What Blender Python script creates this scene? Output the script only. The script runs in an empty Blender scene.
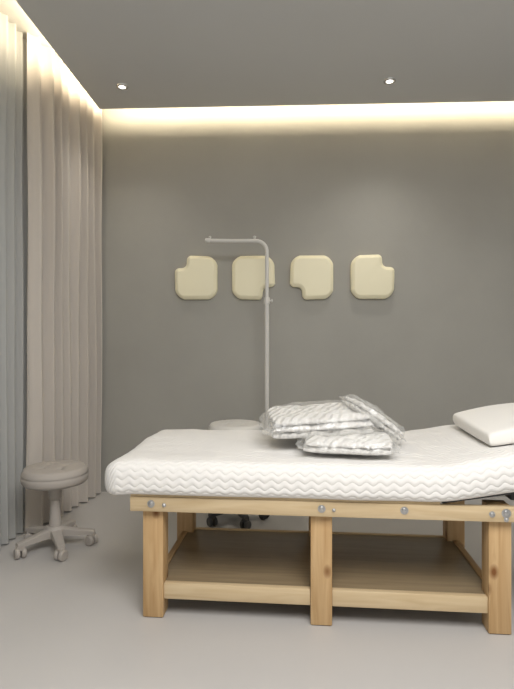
import bpy, bmesh, math, random
from mathutils import Vector, Matrix, noise
random.seed(3)
scene=bpy.context.scene
COL=scene.collection
try:
    scene.view_settings.view_transform='Standard'
    scene.view_settings.look='None'
except Exception as e: print(e)

# ---------------- materials ----------------
def newmat(name,col=(.5,.5,.5),rough=.6,metal=0.0,spec=.5):
    m=bpy.data.materials.new(name); m.use_nodes=True
    b=m.node_tree.nodes['Principled BSDF']
    b.inputs['Base Color'].default_value=(*col,1); b.inputs['Roughness'].default_value=rough
    b.inputs['Metallic'].default_value=metal; b.inputs['Specular IOR Level'].default_value=spec
    return m,m.node_tree,b
def N(nt,t,**kw):
    n=nt.nodes.new(t)
    for k,v in kw.items(): setattr(n,k,v)
    return n
def plaster(name,c1,c2,rough=.7,scale=1.5,bump=.05,rv=0,spec=.4):
    m,nt,b=newmat(name,c1,rough,spec=spec)
    tc=N(nt,'ShaderNodeTexCoord'); no=N(nt,'ShaderNodeTexNoise'); no.inputs['Scale'].default_value=scale
    no.inputs['Detail'].default_value=8; no.inputs['Roughness'].default_value=.6
    nt.links.new(tc.outputs['Object'],no.inputs['Vector'])
    r=N(nt,'ShaderNodeValToRGB'); r.color_ramp.elements[0].position=.3; r.color_ramp.elements[1].position=.7
    r.color_ramp.elements[0].color=(*c1,1); r.color_ramp.elements[1].color=(*c2,1)
    nt.links.new(no.outputs['Fac'],r.inputs['Fac']); nt.links.new(r.outputs['Color'],b.inputs['Base Color'])
    n2=N(nt,'ShaderNodeTexNoise'); n2.inputs['Scale'].default_value=scale*12; n2.inputs['Detail'].default_value=6
    nt.links.new(tc.outputs['Object'],n2.inputs['Vector'])
    bp=N(nt,'ShaderNodeBump'); bp.inputs['Strength'].default_value=bump; bp.inputs['Distance'].default_value=.01
    nt.links.new(n2.outputs['Fac'],bp.inputs['Height']); nt.links.new(bp.outputs['Normal'],b.inputs['Normal'])
    return m
M_wall=plaster('microcement_wall',(.355,.345,.312),(.39,.38,.345),.75,1.3,.08)
M_ceil=plaster('ceiling_paint',(.61,.61,.60),(.63,.63,.62),.8,1.0,.02)
M_cove=plaster('cove_paint',(.75,.72,.66),(.8,.77,.7),.8,1.0,.02)
M_floor=plaster('microcement_floor',(.49,.473,.455),(.52,.503,.485),.38,.9,.03)
M_wall2=plaster('painted_wall',(.60,.60,.59),(.63,.63,.62),.75,1.3,.03)

def fabric(name,col,rough=.9,trans=0,scale=500,bump=.15):
    m,nt,b=newmat(name,col,rough,spec=.2)
    tc=N(nt,'ShaderNodeTexCoord'); no=N(nt,'ShaderNodeTexNoise'); no.inputs['Scale'].default_value=scale
    nt.links.new(tc.outputs['Object'],no.inputs['Vector'])
    bp=N(nt,'ShaderNodeBump'); bp.inputs['Strength'].default_value=bump; bp.inputs['Distance'].default_value=.002
    nt.links.new(no.outputs['Fac'],bp.inputs['Height']); nt.links.new(bp.outputs['Normal'],b.inputs['Normal'])
    if trans>0:
        t=N(nt,'ShaderNodeBsdfTranslucent'); t.inputs['Color'].default_value=(*col,1)
        mx=N(nt,'ShaderNodeMixShader'); mx.inputs[0].default_value=trans
        out=nt.nodes['Material Output']
        nt.links.new(b.outputs[0],mx.inputs[1]); nt.links.new(t.outputs[0],mx.inputs[2]); nt.links.new(mx.outputs[0],out.inputs[0])
    return m
M_drape=fabric('linen_drape',(.62,.57,.515),.95,.12)
M_sheer=fabric('sheer_voile',(.62,.62,.60),.9,.4)
M_seat=fabric('taupe_upholstery',(.42,.385,.35),.7,0,300,.1)
M_pillow=fabric('pillow_cotton',(.84,.82,.78),.85,0,250,.2)

def wood(name,axis,c1,c2,knots=False,rough=.55):
    m,nt,b=newmat(name,c1,rough,spec=.35)
    tc=N(nt,'ShaderNodeTexCoord'); mp=N(nt,'ShaderNodeMapping')
    s=[14,14,14]; s[axis]=1.0; mp.inputs['Scale'].default_value=s
    oi=N(nt,'ShaderNodeObjectInfo'); ad=N(nt,'ShaderNodeVectorMath',operation='ADD')
    sc=N(nt,'ShaderNodeVectorMath',operation='SCALE'); sc.inputs[0].default_value=(3,5,7); nt.links.new(oi.outputs['Random'],sc.inputs['Scale'])
    nt.links.new(tc.outputs['Object'],ad.inputs[0]); nt.links.new(sc.outputs[0],ad.inputs[1])
    nt.links.new(ad.outputs[0],mp.inputs['Vector'])
    no=N(nt,'ShaderNodeTexNoise'); no.inputs['Scale'].default_value=2.2; no.inputs['Detail'].default_value=5; no.inputs['Distortion'].default_value=1.2
    nt.links.new(mp.outputs[0],no.inputs['Vector'])
    r=N(nt,'ShaderNodeValToRGB'); r.color_ramp.elements[0].position=.32; r.color_ramp.elements[1].position=.66
    r.color_ramp.elements[0].color=(*c2,1); r.color_ramp.elements[1].color=(*c1,1)
    nt.links.new(no.outputs['Fac'],r.inputs['Fac'])
    last=r.outputs['Color']
    if knots:
        mp2=N(nt,'ShaderNodeMapping'); s2=[9,9,9]; s2[axis]=5.5; mp2.inputs['Scale'].default_value=s2
        nt.links.new(ad.outputs[0],mp2.inputs['Vector'])
        v=N(nt,'ShaderNodeTexVoronoi'); v.inputs['Scale'].default_value=1.0
        nt.links.new(mp2.outputs[0],v.inputs['Vector'])
        r2=N(nt,'ShaderNodeValToRGB'); r2.color_ramp.elements[0].position=.07; r2.color_ramp.elements[1].position=.2
        r2.color_ramp.elements[0].color=(.35,.2,.1,1); r2.color_ramp.elements[1].color=(1,1,1,1)
        nt.links.new(v.outputs['Distance'],r2.inputs['Fac'])
        mx=N(nt,'ShaderNodeMix',data_type='RGBA',blend_type='MULTIPLY'); mx.inputs[0].default_value=1
        nt.links.new(last,mx.inputs[6]); nt.links.new(r2.outputs['Color'],mx.inputs[7]); last=mx.outputs[2]
    nt.links.new(last,b.inputs['Base Color'])
    return m
PC1=(.57,.39,.205); PC2=(.44,.27,.12)
M_wx=wood('pine_rail',0,(.62,.49,.31),(.53,.40,.235)); M_wy=wood('pine_cross',1,PC1,PC2); M_wz=wood('pine_post',2,PC1,PC2,True)
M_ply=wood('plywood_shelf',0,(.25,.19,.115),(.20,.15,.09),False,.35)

M_pad,_,_=newmat('cream_foam_pad',(.91,.85,.62),.5)
M_white,_,_=newmat('powder_coated_metal',(.64,.625,.59),.4)
M_grey,_,_=newmat('grey_plastic',(.42,.385,.35),.45)
M_dark,_,_=newmat('dark_rubber',(.035,.035,.037),.5)
M_base,_,_=newmat('dark_grey_nylon',(.07,.07,.07),.5)
M_steel,_,_=newmat('zinc_steel',(.50,.50,.50),.3,1.0)
M_chrome,_,_=newmat('chrome',(.8,.8,.8),.15,1.0)

# mattress: wave quilted
M_mat,nt,b=newmat('quilted_knit',(.80,.785,.76),.85,spec=.25)
uv=N(nt,'ShaderNodeUVMap'); uv.uv_map='UVMap'; sp=N(nt,'ShaderNodeSeparateXYZ'); nt.links.new(uv.outputs[0],sp.inputs[0])
def mth(op,a,bv=None):
    n=N(nt,'ShaderNodeMath',operation=op)
    for i,x in enumerate((a,bv)):
        if x is None: continue
        if isinstance(x,(int,float)): n.inputs[i].default_value=x
        else: nt.links.new(x,n.inputs[i])
    return n.outputs[0]
w1=mth('SINE',mth('MULTIPLY',sp.outputs[0],2*math.pi/.055))
ph=mth('ADD',sp.outputs[1],mth('MULTIPLY',w1,.006))
h=mth('POWER',mth('ABSOLUTE',mth('SINE',mth('MULTIPLY',ph,math.pi/.026))),.7)
bp=N(nt,'ShaderNodeBump'); bp.inputs['Strength'].default_value=.6; bp.inputs['Distance'].default_value=.005
nt.links.new(h,bp.inputs['Height']); nt.links.new(bp.outputs['Normal'],b.inputs['Normal'])

# textile inside the bags
M_linen,nt,b=newmat('folded_white_textile',(.80,.78,.75),.85,spec=.2)
tc=N(nt,'ShaderNodeTexCoord'); no=N(nt,'ShaderNodeTexNoise'); no.inputs['Scale'].default_value=9; no.inputs['Detail'].default_value=3
nt.links.new(tc.outputs['Object'],no.inputs['Vector'])
r=N(nt,'ShaderNodeValToRGB'); r.color_ramp.elements[0].position=.35; r.color_ramp.elements[1].position=.65
r.color_ramp.elements[0].color=(.80,.785,.76,1); r.color_ramp.elements[1].color=(.87,.86,.84,1)
nt.links.new(no.outputs['Fac'],r.inputs['Fac']); nt.links.new(r.outputs['Color'],b.inputs['Base Color'])
wv=N(nt,'ShaderNodeTexWave'); wv.inputs['Scale'].default_value=8; wv.inputs['Distortion'].default_value=3.0
mp=N(nt,'ShaderNodeMapping'); mp.inputs['Rotation'].default_value=(0,0,.6); nt.links.new(tc.outputs['Object'],mp.inputs['Vector']); nt.links.new(mp.outputs[0],wv.inputs['Vector'])
bp=N(nt,'ShaderNodeBump'); bp.inputs['Strength'].default_value=.8; bp.inputs['Distance'].default_value=.012
nt.links.new(wv.outputs['Fac'],bp.inputs['Height']); nt.links.new(bp.outputs['Normal'],b.inputs['Normal'])
# clear plastic film
M_film=bpy.data.materials.new('clear_plastic_film'); M_film.use_nodes=True; nt=M_film.node_tree; nt.nodes.clear()
out=N(nt,'ShaderNodeOutputMaterial'); tr=N(nt,'ShaderNodeBsdfTransparent'); tr.inputs[0].default_value=(.985,.985,.98,1)
gl=N(nt,'ShaderNodeBsdfGlossy'); gl.inputs['Roughness'].default_value=.22; gl.inputs['Color'].default_value=(1,1,1,1)
df=N(nt,'ShaderNodeBsdfDiffuse'); df.inputs['Color'].default_value=(.94,.94,.93,1)
tl=N(nt,'ShaderNodeBsdfTranslucent'); tl.inputs['Color'].default_value=(.94,.94,.93,1)
dm=N(nt,'ShaderNodeMixShader'); dm.inputs[0].default_value=.5; nt.links.new(df.outputs[0],dm.inputs[1]); nt.links.new(tl.outputs[0],dm.inputs[2])
tc=N(nt,'ShaderNodeTexCoord'); no=N(nt,'ShaderNodeTexNoise'); no.inputs['Scale'].default_value=13; no.inputs['Detail'].default_value=3; no.inputs['Distortion'].default_value=2.5
nt.links.new(tc.outputs['Object'],no.inputs['Vector'])
bp=N(nt,'ShaderNodeBump'); bp.inputs['Strength'].default_value=1.0; bp.inputs['Distance'].default_value=.012
nt.links.new(no.outputs['Fac'],bp.inputs['Height'])
for q in (gl,df,tl): nt.links.new(bp.outputs['Normal'],q.inputs['Normal'])
m1=N(nt,'ShaderNodeMixShader'); m1.inputs[0].default_value=.18; nt.links.new(tr.outputs[0],m1.inputs[1]); nt.links.new(dm.outputs[0],m1.inputs[2])
m2=N(nt,'ShaderNodeMixShader'); m2.inputs[0].default_value=.065; nt.links.new(m1.outputs[0],m2.inputs[1]); nt.links.new(gl.outputs[0],m2.inputs[2])
nt.links.new(m2.outputs[0],out.inputs[0])

M_glass,nt,b=newmat('window_glass',(.9,.95,1),.02); b.inputs['Transmission Weight'].default_value=1
M_led,nt,b=newmat('downlight_lens',(1,1,1),.3); b.inputs['Emission Color'].default_value=(1,.97,.92,1); b.inputs['Emission Strength'].default_value=3

# ---------------- geometry helpers ----------------
def finish(name,bm,mat,parent=None,loc=(0,0,0),rot=(0,0,0),smooth=False,autos=False):
    bmesh.ops.recalc_face_normals(bm,faces=bm.faces)
    me=bpy.data.meshes.new(name); bm.to_mesh(me); bm.free()
    me.materials.append(mat)
    if smooth:
        for p in me.polygons: p.use_smooth=True
    if autos:
        for p in me.polygons: p.use_smooth=True
        me.set_sharp_from_angle(angle=math.radians(40))
    o=bpy.data.objects.new(name,me); COL.objects.link(o)
    o.location=loc; o.rotation_euler=rot
    if parent: o.parent=parent
    return o
def empty(name,loc=(0,0,0),rz=0):
    o=bpy.data.objects.new(name,None); COL.objects.link(o); o.location=loc; o.rotation_euler=(0,0,rz); o.empty_display_size=.1
    return o
def addbox(bm,lo,hi,bev=0):
    r=bmesh.ops.create_cube(bm,size=1)
    vs=r['verts']
    for v in vs:
        v.co=Vector([(lo[i]+hi[i])/2+v.co[i]*(hi[i]-lo[i]) for i in range(3)])
    if bev>0:
        es=list({e for v in vs for e in v.link_edges})
        bmesh.ops.bevel(bm,geom=es,offset=bev,segments=2,affect='EDGES',profile=.5)
def box(name,lo,hi,mat,parent=None,bev=.004):
    bm=bmesh.new(); c=[(lo[i]+hi[i])/2 for i in range(3)]
    addbox(bm,[lo[i]-c[i] for i in range(3)],[hi[i]-c[i] for i in range(3)],bev)
    return finish(name,bm,mat,parent,c,autos=bev>0)
def lathe(name,prof,mat,parent=None,loc=(0,0,0),rot=(0,0,0),seg=40):
    bm=bmesh.new(); rings=[]
    for r,z in prof:
        if r<1e-6: rings.append([bm.verts.new((0,0,z))])
        else: rings.append([bm.verts.new((r*math.cos(2*math.pi*i/seg),r*math.sin(2*math.pi*i/seg),z)) for i in range(seg)])
    for a,b_ in zip(rings,rings[1:]):
        for i in range(seg):
            j=(i+1)%seg
            if len(a)==1 and len(b_)>1: bm.faces.new((a[0],b_[i],b_[j]))
            elif len(b_)==1 and len(a)>1: bm.faces.new((a[i],a[j],b_[0]))
            elif len(a)>1: bm.faces.new((a[i],a[j],b_[j],b_[i]))
    return finish(name,bm,mat,parent,loc,rot,autos=True)
def tube(name,pts,rad,mat,parent=None,loc=(0,0,0),seg=16):
    pts=[Vector(p) for p in pts]; bm=bmesh.new(); rings=[]
    for k,p in enumerate(pts):
        d=(pts[min(k+1,len(pts)-1)]-pts[max(k-1,0)]).normalized()
        up=Vector((0,1,0)) if abs(d.y)<.9 else Vector((1,0,0))
        a=d.cross(up).normalized(); c=d.cross(a)
        rr=rad[k] if isinstance(rad,list) else rad
        rings.append([bm.verts.new(p+a*rr*math.cos(2*math.pi*i/seg)+c*rr*math.sin(2*math.pi*i/seg)) for i in range(seg)])
    for r1,r2 in zip(rings,rings[1:]):
        for i in range(seg): bm.faces.new((r1[i],r1[(i+1)%seg],r2[(i+1)%seg],r2[i]))
    bm.faces.new(rings[0]); bm.faces.new(rings[-1])
    return finish(name,bm,mat,parent,loc,autos=True)

# ---------------- room ----------------
XL,XR,YB,YF=-1.80,2.70,3.98,-2.2
CZ=2.94; TOPZ=3.17
box('floor',(XL-.1,YF-.1,-.1),(XR+.1,YB+.1,0),M_floor,bev=0)
box('wall_back',(XL-.1,YB,0),(XR+.1,YB+.1,TOPZ),M_wall,bev=0)
box('wall_right',(XR,YF,0),(XR+.1,YB,TOPZ),M_wall2,bev=0)
box('wall_front',(XL-.1,YF-.1,0),(XR+.1,YF,TOPZ),M_wall2,bev=0)
bm=bmesh.new()
wy0,wy1,wz0,wz1=.6,2.95,.25,2.75
addbox(bm,(XL-.1,YF,0),(XL,wy0,TOPZ)); addbox(bm,(XL-.1,wy1,0),(XL,YB,TOPZ))
addbox(bm,(XL-.1,wy0,0),(XL,wy1,wz0)); addbox(bm,(XL-.1,wy0,wz1),(XL,wy1,TOPZ))
finish('wall_left',bm,M_wall2)
box('ceiling_upper',(XL-.1,YF-.1,TOPZ),(XR+.1,YB+.1,TOPZ+.1),M_cove,bev=0)
CXL=-1.345; CYB=3.79
bm=bmesh.new()
addbox(bm,(CXL,YF,CZ),(XR,CYB,CZ+.03))
addbox(bm,(CXL,YF,CZ+.03),(CXL+.015,CYB,CZ+.045)); addbox(bm,(CXL,CYB-.015,CZ+.03),(XR,CYB,CZ+.045))
finish('ceiling',bm,M_ceil)
# window
w=empty('window_1',(XL-.05,(wy0+wy1)/2,(wz0+wz1)/2)); hw=(wy1-wy0)/2; hh=(wz1-wz0)/2
for i,(lo,hi) in enumerate([((-.03,-hw,-hh),(.03,-hw+.05,hh)),((-.03,hw-.05,-hh),(.03,hw,hh)),((-.03,-hw+.05,-hh),(.03,hw-.05,-hh+.05)),((-.03,-hw+.05,hh-.05),(.03,hw-.05,hh)),((-.03,-.025,-hh+.05),(.03,.025,hh-.05))]):
    box('frame_%d'%(i+1),lo,hi,M_grey,w,.004)
box('glass_1',(-.004,-hw+.05,-hh+.05),(.004,-.025,hh-.05),M_glass,w,0)
box('glass_2',(-.004,.025,-hh+.05),(.004,hw-.05,hh-.05),M_glass,w,0)

# ---------------- curtains ----------------
def curtain(name,x0,x1,y0,y1,z0,z1,amp,wl,mat,seed):
    bm=bmesh.new(); ny=int((y1-y0)/.005); nz=60; g=[]
    for j in range(nz+1):
        z=z0+(z1-z0)*j/nz; t=j/nz; row=[]
        for i in range(ny+1):
            y=y0+(y1-y0)*i/ny
            yy=y+.035*noise.noise(Vector((y*4,seed,z*.35)))+.012*noise.noise(Vector((y*2,seed+5,z*1.2)))
            ph=2*math.pi*yy/wl
            a=amp*(.8+.5*noise.noise(Vector((y*5,seed+9,z*.4))))*(1-.15*t)
            s=math.sin(ph)
            x=x0+(x1-x0)*i/ny+a*(abs(s)**.8*(1 if s>0 else -1))+.012*noise.noise(Vector((y*3,z*.8,seed+2)))
            row.append(bm.verts.new((x,y+.2*a*math.cos(ph*2),z)))
        g.append(row)
    for j in range(nz):
        for i in range(ny): bm.faces.new((g[j][i],g[j][i+1],g[j+1][i+1],g[j+1][i]))
    return finish(name,bm,mat,smooth=True)
curtain('drape_curtain',-1.53,-1.40,3.09,3.965,.012,3.10,.050,.108,M_drape,1.3)
curtain('sheer_curtain',-1.60,-1.60,.5,3.32,.012,3.10,.028,.085,M_sheer,4.7)
box('curtain_track',(-1.64,.3,3.10),(-1.38,3.97,3.14),M_white,bev=.003)

# ---------------- wall pads ----------------
def fillet(pts,rad,seg=10):
    out=[]; n=len(pts)
    for i in range(n):
        p0,p,p1=Vector(pts[i-1]),Vector(pts[i]),Vector(pts[(i+1)%n]); r=rad[i]
        a=(p0-p).normalized(); c=(p1-p).normalized()
        s=p+a*r; e=p+c*r; cen=p+a*r+c*r
        a0=math.atan2(*(s-cen).yx); a1=math.atan2(*(e-cen).yx); d=(a1-a0+math.pi)%(2*math.pi)-math.pi
        for k in range(seg+1):
            an=a0+d*k/seg; out.append((cen.x+r*math.cos(an),cen.y+r*math.sin(an)))
    return out
def padoutline(d,fx,fy,h=.170,n=.092):
    k=h-d
    c=h-n-d
    pts=[(-k,-k),(k,-k),(k,c),(c,c),(c,k),(-k,k)]
    R=.070; rc=max(R-d,.012)
    ro=.026-min(d,.018)+.006
    rad=[rc,rc,ro,.034+d,ro,rc]
    o=[]
    for x,y in fillet(pts,rad):
        bx=x*(1-.09*(y/h)**2); by=y*(1-.09*(x/h)**2)
        o.append((bx*fx,by*fy*1.02))
    return o
def pad(x,z,fx,fy):
    bm=bmesh.new(); rings=[]
    for d,t in [(0,0),(0,.028),(.002,.033),(.006,.036),(.024,.052),(.028,.0535),(.034,.054)]:
        rings.append([bm.verts.new((px,-t,pz)) for px,pz in padoutline(d,fx,fy)])
    for a,b_ in zip(rings,rings[1:]):
        n=len(a)
        for i in range(n): bm.faces.new((a[i],a[(i+1)%n],b_[(i+1)%n],b_[i]))
    bm.faces.new(rings[0]); bm.faces.new(rings[-1])
    return finish('wall_cushion_pad',bm,M_pad,None,(x,YB,z),autos=True)
pad(-.640,1.685,-1,1); pad(-.195,1.685,1,-1); pad(.258,1.685,-1,-1); pad(.722,1.685,1,1)

# ---------------- downlights ----------------
def downlight(x,y,power):
    e=empty('recessed_downlight',(x,y,CZ))
    lathe('bezel',[(.022,-.001),(.024,-.007),(.040,-.006),(.042,0),(.03,0.0)],M_chrome,e)
    lathe('lens',[(0,-.012),(.012,-.011),(.019,-.006),(.022,-.001)],M_led,e)
    ld=bpy.data.lights.new('lamp','SPOT'); ld.energy=power; ld.spot_size=math.radians(110); ld.spot_blend=.9; ld.shadow_soft_size=.08; ld.color=(1,.95,.88)
    lo=bpy.data.objects.new('lamp',ld); COL.objects.link(lo); lo.parent=e; lo.location=(0,0,-.03)
downlight(-1.07,3.455,14); downlight(.745,3.455,24)

def strip(name,loc,rot,length,energy,h=.035,col=(1,.86,.62)):
    ld=bpy.data.lights.new(name,'AREA'); ld.shape='RECTANGLE'; ld.size=length; ld.size_y=h; ld.energy=energy; ld.color=col
    o=bpy.data.objects.new(name,ld); COL.objects.link(o); o.location=loc; o.rotation_euler=rot; return o
strip('led_strip_back',((CXL+XR)/2,CYB-.055,CZ+.078),(math.radians(90),0,0),XR-CXL,29,.05)
strip('led_strip_side',(CXL+.05,(YF+YB)/2,CZ+.082),(math.radians(90),0,math.radians(90)),5.6,34,.06)
p=empty('added_fill_panel',(.5,.1,CZ))  # added soft fill light behind the camera, with an invented frame around it
for i,(lo,hi) in enumerate([((-.95,-.95,-.03),(-.9,.95,0)),((.9,-.95,-.03),(.95,.95,0)),((-.9,-.95,-.03),(.9,-.9,0)),((-.9,.9,-.03),(.9,.95,0))]):
    box('frame_%d'%(i+1),lo,hi,M_white,p,.003)
ld=bpy.data.lights.new('fill_lamp','AREA'); ld.shape='SQUARE'; ld.size=1.78; ld.energy=120; ld.color=(1,.985,.97)
o=bpy.data.objects.new('fill_lamp',ld); COL.objects.link(o); o.parent=p; o.location=(0,0,-.02)

# ---------------- stools ----------------
def tufted(name,rs,hgt,t,mat,e):
    # button-tufted round cushion top
    btn=[(rs*.40*math.cos(k*math.pi/2+.5),rs*.40*math.sin(k*math.pi/2+.5)) for k in range(4)]
    bm=bmesh.new(); seg=96; rings=[]
    prof=[(f,0) for f in [i/22*.9 for i in range(1,23)]]+[(.95,-.014),(.985,-.026),(.995,-.036),(.972,-.040),(.995,-.044),(1,-.058),(.985,-.076),(.92,-t),(.3,-t)]
    def top(x,y,f):
        z=.004-.010*f**6
        for bx,by in btn:
            d2=((x-bx)**2+(y-by)**2)/rs**2; z-=.010*math.exp(-d2/.012)
        # seams joining buttons
        for k in range(4):
            a0,b0=btn[k]; a1,b1=btn[(k+1)%4]
            dx,dy=a1-a0,b1-b0; L2=dx*dx+dy*dy; q=max(0,min(1,((x-a0)*dx+(y-b0)*dy)/L2))
            d2=((x-a0-q*dx)**2+(y-b0-q*dy)**2)/rs**2; z-=.004*math.exp(-d2/.0012)
            ex,ey=a0*2.3,b0*2.3; dx,dy=ex-a0,ey-b0; L2=dx*dx+dy*dy; q=max(0,min(1,((x-a0)*dx+(y-b0)*dy)/L2))
            d2=((x-a0-q*dx)**2+(y-b0-q*dy)**2)/rs**2; z-=.004*math.exp(-d2/.0012)
        return z
    c=bm.verts.new((0,0,hgt+top(0,0,0)))
    for k,(f,dz) in enumerate(prof):
        ring=[]
        for i in range(seg):
            a=2*math.pi*i/seg; x,y=rs*f*math.cos(a),rs*f*math.sin(a)
            ring.append(bm.verts.new((x,y,hgt+(top(x,y,f) if k<22 else dz))))
        rings.append(ring)
    for i in range(seg): bm.faces.new((c,rings[0][i],rings[0][(i+1)%seg]))
    for r1,r2 in zip(rings,rings[1:]):
        for i in range(seg): bm.faces.new((r1[i],r1[(i+1)%seg],r2[(i+1)%seg],r2[i]))
    bm.faces.new(rings[-1])
    finish(name,bm,mat,e,smooth=True)
    return btn
def stool(loc,hgt,rs,rb,mseat,mbase,mcol,rz=.3):
    e=empty('rolling_stool',loc,rz)
    t=.09
    btn=tufted('seat',rs,hgt,t,mseat,e)
    lathe('seat_pan',[(0,hgt-t),(rs*.75,hgt-t),(rs*.72,hgt-t-.012),(.045,hgt-t-.03),(0,hgt-t-.03)],mbase,e)
    for k,(bx,by) in enumerate(btn):
        lathe('button_%d'%(k+1),[(0,.005),(.006,.004),(.009,0)],mseat,e,(bx,by,hgt-.008),seg=12)
    lathe('gas_lift',[(.0,.09),(.034,.09),(.034,.14),(.030,.2),(.026,hgt-.19),(.036,hgt-.18),(.04,hgt-t-.02),(0,hgt-t-.02)],mcol,e)
    lathe('hub',[(0,.065),(.05,.065),(.058,.075),(.058,.115),(.045,.13),(0,.13)],mbase,e)
    for k in range(5):
        a=k*2*math.pi/5; c,s=math.cos(a),math.sin(a)
        bm=bmesh.new()
        secs=[(.04,.030,.072,.120),(rb*.5,.025,.070,.106),(rb*.9,.022,.066,.094),(rb+.018,.019,.066,.086)]
        rg=[]
        for rr,hwid,za,zb in secs:
            rg.append([bm.verts.new((rr*c-q*s,rr*s+q*c,z)) for q,z in ((-hwid,za),(hwid,za),(hwid,zb-.006),(hwid*.6,zb),(-hwid*.6,zb),(-hwid,zb-.006))])
        for A,B in zip(rg,rg[1:]):
            for i in range(6): bm.faces.new((A[i],A[(i+1)%6],B[(i+1)%6],B[i]))
        bm.faces.new(rg[0]); bm.faces.new(rg[-1])
        finish('leg_%d'%(k+1),bm,mbase,e,autos=True)
        wa=a+.9+k*.7
        for sgn in (-1,1):
            ox=rb*c+sgn*.017*math.cos(wa); oy=rb*s+sgn*.017*math.sin(wa)
            lathe('caster_%d_%s'%(k+1,'a' if sgn<0 else 'b'),[(0,-.012),(.024,-.012),(.030,-.006),(.030,.006),(.024,.012),(0,.012)],mbase,e,(ox,oy,.030),(math.pi/2,0,wa+math.pi/2),seg=24)
        bm=bmesh.new(); addbox(bm,(-.022,-.016,-.014),(.022,.016,.016),.006)
        finish('caster_hood_%d'%(k+1),bm,mbase,e,(rb*c,rb*s,.055),(0,0,wa),autos=True)
    return e
stool((-1.290,2.90,0),.468,.184,.20,M_seat,M_grey,M_grey,.25)
stool((-.285,3.40,0),.645,.185,.19,M_white,M_base,M_white,.1)

# ---------------- lamp stand ----------------
e=empty('floor_stand_pole',(-.083,3.70,0))
lathe('base_disc',[(0,0),(.115,0),(.12,.006),(.12,.02),(.11,.028),(.03,.034),(.02,.05),(0,.05)],M_white,e)
tube('lower_tube',[(0,0,.03),(0,0,1.48)],.0165,M_white,e)
lathe('collar',[(0,1.46),(.021,1.46),(.022,1.465),(.022,1.50),(.018,1.51),(0,1.51)],M_white,e)
pts=[(0,0,1.48),(0,0,1.84)]
for k in range(1,9):
    a=k/8*math.pi/2; pts.append((-.08+.08*math.cos(a),0,1.84+.08*math.sin(a)))
pts+= [(-.25,0,1.921),(-.43,0,1.925)]
tube('bent_arm',pts,.014,M_white,e)
lathe('arm_end_cap',[(0,-.02),(.013,-.02),(.017,-.015),(.017,.012),(.012,.018),(0,.018)],M_white,e,(-.43,0,1.925),(0,math.pi/2,0),seg=20)
lathe('hook_knob',[(0,.0),(.008,0),(.008,.012),(.012,.016),(.012,.024),(0,.028)],M_white,e,(-.09,0,1.93),seg=16)
lathe('end_knob',[(0,.0),(.007,0),(.007,.01),(.010,.014),(.010,.02),(0,.024)],M_white,e,(-.415,0,1.935),seg=16)
lathe('tighten_knob',[(0,0),(.006,0),(.006,.015),(.012,.017),(.012,.026),(0,.028)],M_white,e,(.015,0,1.485),(0,math.pi/2,0),seg=16)

# ---------------- massage bed ----------------
BX,BY,BA=.18,2.145,math.radians(-2.7)
bed=empty('massage_bed',(BX,BY,0),BA)
V0,V1=0.0,.69
PW=.09; RT=.530; RB=.468
n=0
for u in (-.722,0,.722):
    for v in (V0,V1-PW):
        n+=1
        box('post_%d'%n,(u-PW/2,v+.002,0.003),(u+PW/2,v+PW-.002,RT-.005),M_wz,bed,.004)
        box('post_foot_%d'%n,(u-PW/2+.006,v+.008,0),(u+PW/2-.006,v+PW-.008,.006),M_dark,bed,0)
UL,UR=-.815,1.0
box('side_rail_front',(UL,V0-.026,RB),(UR,V0,RT),M_wx,bed,.004)
box('side_rail_back',(UL,V1,RB),(UR,V1+.026,RT),M_wx,bed,.004)
box('end_rail_left',(UL,V0,RB),(UL+.026,V1,RT),M_wy,bed,.004)
box('end_rail_right',(UR-.026,V0,RB),(UR,V1,RT),M_wy,bed,.004)
for i,u in enumerate((-.60,-.3,.15,.4)): box('slat_%d'%(i+1),(u-.035,V0,RT-.03),(u+.035,V1,RT-.005),M_wy,bed,.003)
box('base_board',(UL,V0-.02,RT),(.48,V1+.02,RT+.012),M_wx,bed,.002)
SZ0,SZ1=.080,.148
for nm,v in (('front',V0+.012),('back',V1-.012-.028)):
    box('stretcher_%s_left'%nm,(-.722+PW/2,v,SZ0),(-PW/2,v+.028,SZ1),M_wx,bed,.003)
    box('stretcher_%s_right'%nm,(PW/2,v,SZ0),(.722-PW/2,v+.028,SZ1),M_wx,bed,.003)
for i,u in enumerate((-.722,0,.722)):
    box('cross_stretcher_%d'%(i+1),(u-.014,V0+PW,SZ0),(u+.014,V1-PW,SZ1+.004),M_wy,bed,.003)
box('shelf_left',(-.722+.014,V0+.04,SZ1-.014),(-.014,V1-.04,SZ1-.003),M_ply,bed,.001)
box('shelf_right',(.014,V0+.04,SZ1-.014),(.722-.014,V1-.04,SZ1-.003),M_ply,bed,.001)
for i,(u,z,r) in enumerate([(-.722,.502,.013),(-.665,.498,.007),(0,.502,.013),(.05,.498,.006),(.335,.505,.013),(.68,.50,.010),(.735,.505,.015),(.735,.480,.008)]):
    lathe('bolt_%d'%(i+1),[(r*1.25,0),(r*1.25,.002),(r*.8,.003),(r*.75,.007),(r*.4,.009),(0,.0095)],M_steel,bed,(u,V0-.026,z),(math.pi/2,0,0),seg=20)
HU=.46; ANG=math.radians(9.5)
def lift(u):
    s=u-HU
    if s<=-.06: return 0
    if s<.10: return math.tan(ANG)*(s+.06)**2/(2*.16)
    return math.tan(ANG)*(s-.02)
bm=bmesh.new(); L=.54
addbox(bm,(0,V0-.01,0),(L,V1+.01,.016),.003)
finish('head_board',bm,M_dark,bed,(HU+.03,0,RT+.001),(0,-ANG,0),autos=True)
box('head_prop',(.84,.2,RT-.04),(.87,.5,RT+.045),M_dark,bed,.003)

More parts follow.
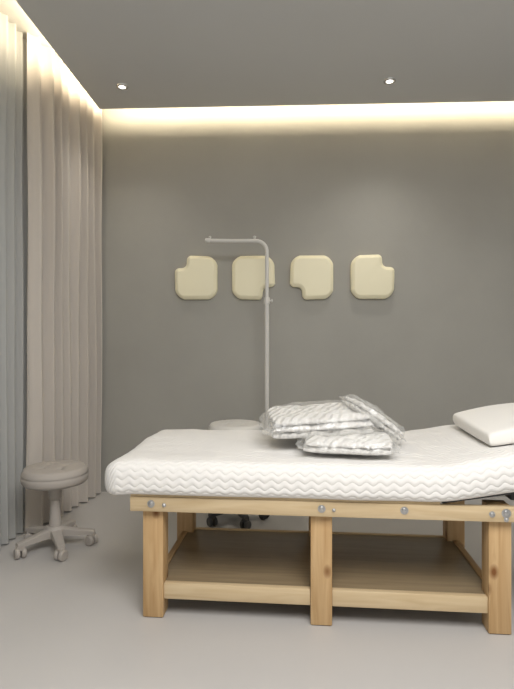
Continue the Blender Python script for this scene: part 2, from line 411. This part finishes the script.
def mattress():
    bm=bmesh.new(); uvl=bm.loops.layers.uv.new('UVMap')
    u0,u1=-.935,1.06; T=.142; zb=RT+.013; v0,v1=-.055,.80; R=.058
    us=[]
    for k in range(15):
        a=k/14*math.pi/2; us.append((u0+R*(1-math.cos(a))*1.3, R*(1-math.sin(a))))
    K=110
    for k in range(1,K): us.append((u0+R*1.3+(u1-u0-2.6*R)*k/K,0))
    for k in range(15):
        a=(14-k)/14*math.pi/2; us.append((u1-R*(1-math.cos(a))*1.3, R*(1-math.sin(a))))
    rings=[]
    for u,d in us:
        hv=(v1-v0)/2-d; hz=T/2-d*.9; r=max(min(R-d*.6,hz*.95),.004)
        pts=[]
        def arc(cx,cz,a0):
            for k in range(11):
                a=a0+k/10*math.pi/2; pts.append((cx+r*math.cos(a),cz+r*math.sin(a)))
        nb=30
        for k in range(nb): pts.append((0+ (hv-r)*k/nb,-hz))
        arc(hv-r,-hz+r,-math.pi/2)
        arc(hv-r,hz-r,0)
        for k in range(1,60): pts.append(((hv-r)-2*(hv-r)*k/60,hz))
        arc(-hv+r,hz-r,math.pi/2)
        arc(-hv+r,-hz+r,math.pi)
        for k in range(nb): pts.append((-(hv-r)*(1-k/nb),-hz))
        ring=[]; s=0; prev=None
        for i,(v,z) in enumerate(pts):
            if prev: s+=math.hypot(v-prev[0],z-prev[1])
            prev=(v,z)
            top=(z+hz)/(2*hz+1e-9)
            droop=.024*max(0,min(1,(-v-(hv-.045))/.045))*(1-top)
            if u<-.80: droop+=.014*min(1,(-.80-u)/.12)*(1-.5*top)
            zz=zb+T/2+z+lift(u)-droop+top*(.011*noise.noise(Vector((u*3.2,v*3,1)))+.004*noise.noise(Vector((u*12,v*12,4))))
            uu=u-(0 if u<HU else (z+hz)*math.sin(ANG)*min(1,(u-HU)/.1))
            vv=(v0+v1)/2+v+.007*noise.noise(Vector((u*4,z*8,9)))
            ring.append((bm.verts.new((uu,vv,zz)),u,s-(hv-r)))
        rings.append(ring)
    for a,b_ in zip(rings,rings[1:]):
        n=len(a)
        for i in range(n-1):
            q=(a[i],a[i+1],b_[i+1],b_[i])
            f=bm.faces.new([x[0] for x in q])
            for lp,x in zip(f.loops,q): lp[uvl].uv=(x[1],x[2])
        q=(a[-1],a[0],b_[0],b_[-1])
        try: bm.faces.new([x[0] for x in q])
        except: pass
    for rg in (rings[0],rings[-1]): bm.faces.new([x[0] for x in rg])
    return finish('mattress',bm,M_mat,bed,smooth=True)
mattress()

TOP=RT+.013+.142
def to_world(u,v,z):
    return Vector((BX+u*math.cos(BA)-v*math.sin(BA),BY+u*math.sin(BA)+v*math.cos(BA),z))

def ridge(x,y,z): return 1-abs(noise.noise(Vector((x,y,z))))*2.2
def cushion(name,L,W,fn,mat,parent,loc,rot,n=70,m=70,flange=0,crumple=0,crease=0,seed=0,p=5,ex=.5,cr=.10):
    bm=bmesh.new(); top=[];bot=[]
    for j in range(m+1):
        b_=math.sin((-1+2*j/m)*math.pi/2) if p>10 else -1+2*j/m; rt=[];rb=[]
        for i in range(n+1):
            a=math.sin((-1+2*i/n)*math.pi/2) if p>10 else -1+2*i/n
            ax=a*math.sqrt(1-cr*b_*b_*abs(a)); by=b_*math.sqrt(1-cr*a*a*abs(b_))
            k=1-flange
            ea=min(1,abs(a)/k); eb=min(1,abs(b_)/k)
            hgt=max(0,(1-ea**p))**ex*max(0,(1-eb**p))**ex
            ht,hb=fn(a,b_)
            c1=crumple*noise.noise(Vector((a*3.2+seed,b_*3.2,1)))+crease*(ridge(a*4+seed,b_*4,3)+.5*ridge(a*9,b_*7+seed,6)-.6)
            edge=1 if (0<i<n and 0<j<m) else 0
            jig=crumple*1.2 if flange else 0
            x=ax*L/2+jig*noise.noise(Vector((b_*5,seed,a*2))); y=by*W/2+jig*noise.noise(Vector((a*5,seed+3,b_*2)))
            zf=(crumple*1.0*noise.noise(Vector((a*5+seed,b_*5,5)))) if flange else 0
            vt=bm.verts.new((x,y,hgt*(ht+c1)+zf*(1-hgt)+.0008*edge)); rt.append(vt)
            rb.append(vt if not edge else bm.verts.new((x,y,-hgt*hb+zf*(1-hgt)-.0008)))
        top.append(rt);bot.append(rb)
    for j in range(m):
        for i in range(n):
            bm.faces.new((top[j][i],top[j][i+1],top[j+1][i+1],top[j+1][i]))
            q=[bot[j][i],bot[j+1][i],bot[j+1][i+1],bot[j][i+1]]
            try: bm.faces.new(q)
            except: pass
    return finish(name,bm,mat,parent,loc,rot,smooth=True)
cushion('contour_pillow',.36,.54,lambda a,b_:(.032+.014*math.sin((a+1)*math.pi*.42)+.004*b_,.030),M_pillow,None,to_world(.895,.385,TOP+lift(.895)+.046),(math.radians(1),-ANG,BA),p=26,ex=.35,cr=.03)

def bag(L,W,H,nl,loc,rot,seed,flange=.08):
    e=empty('plastic_wrapped_linens',loc); e.rotation_euler=rot
    lh=H/nl
    for k in range(nl):
        dx=.014*noise.noise(Vector((seed,k*2.3,0))); dy=.02*noise.noise(Vector((seed,k*3.1,5)))
        zc=-H/2+lh*(k+.5)
        cushion('folded_sheet_%d'%(k+1),L*(.86-.02*k),W*(.86-.02*k),lambda a,b_:(lh*.54,lh*.46),M_linen,e,(dx,dy,zc),(0,0,.03*k),n=60,m=50,crumple=.013,crease=.004,seed=seed+k*3,p=6)
    cushion('plastic_film',L,W,lambda a,b_:(H/2+.020,H/2+.004),M_film,e,(0,0,0),(0,0,0),n=120,m=100,flange=flange,crumple=.015,crease=.005,seed=seed+.5,p=6)
    return e
bag(.46,.34,.054,2,to_world(.125,.205,TOP+.050),(math.radians(2),0,BA-.10),2)
bag(.57,.47,.092,3,to_world(-.005,.39,TOP+.120),(math.radians(3),math.radians(-3),BA+.12),7)
bag(.33,.29,.05,2,to_world(.265,.43,TOP+.128),(math.radians(4),math.radians(35),BA+.3),12)

# ---------------- world / camera ----------------
wd=bpy.data.worlds.new('World'); scene.world=wd; wd.use_nodes=True
wd.node_tree.nodes['Background'].inputs[0].default_value=(.66,.70,.75,1); wd.node_tree.nodes['Background'].inputs[1].default_value=.8
cd=bpy.data.cameras.new('camera'); cam=bpy.data.objects.new('camera',cd); COL.objects.link(cam)
cam.location=(0,0,1.2); cam.rotation_euler=(math.radians(90),0,math.radians(2.4))
cd.sensor_fit='VERTICAL'; cd.sensor_height=36; cd.lens=510/689*36; cd.shift_y=-.0065; cd.clip_start=.05
scene.camera=cam
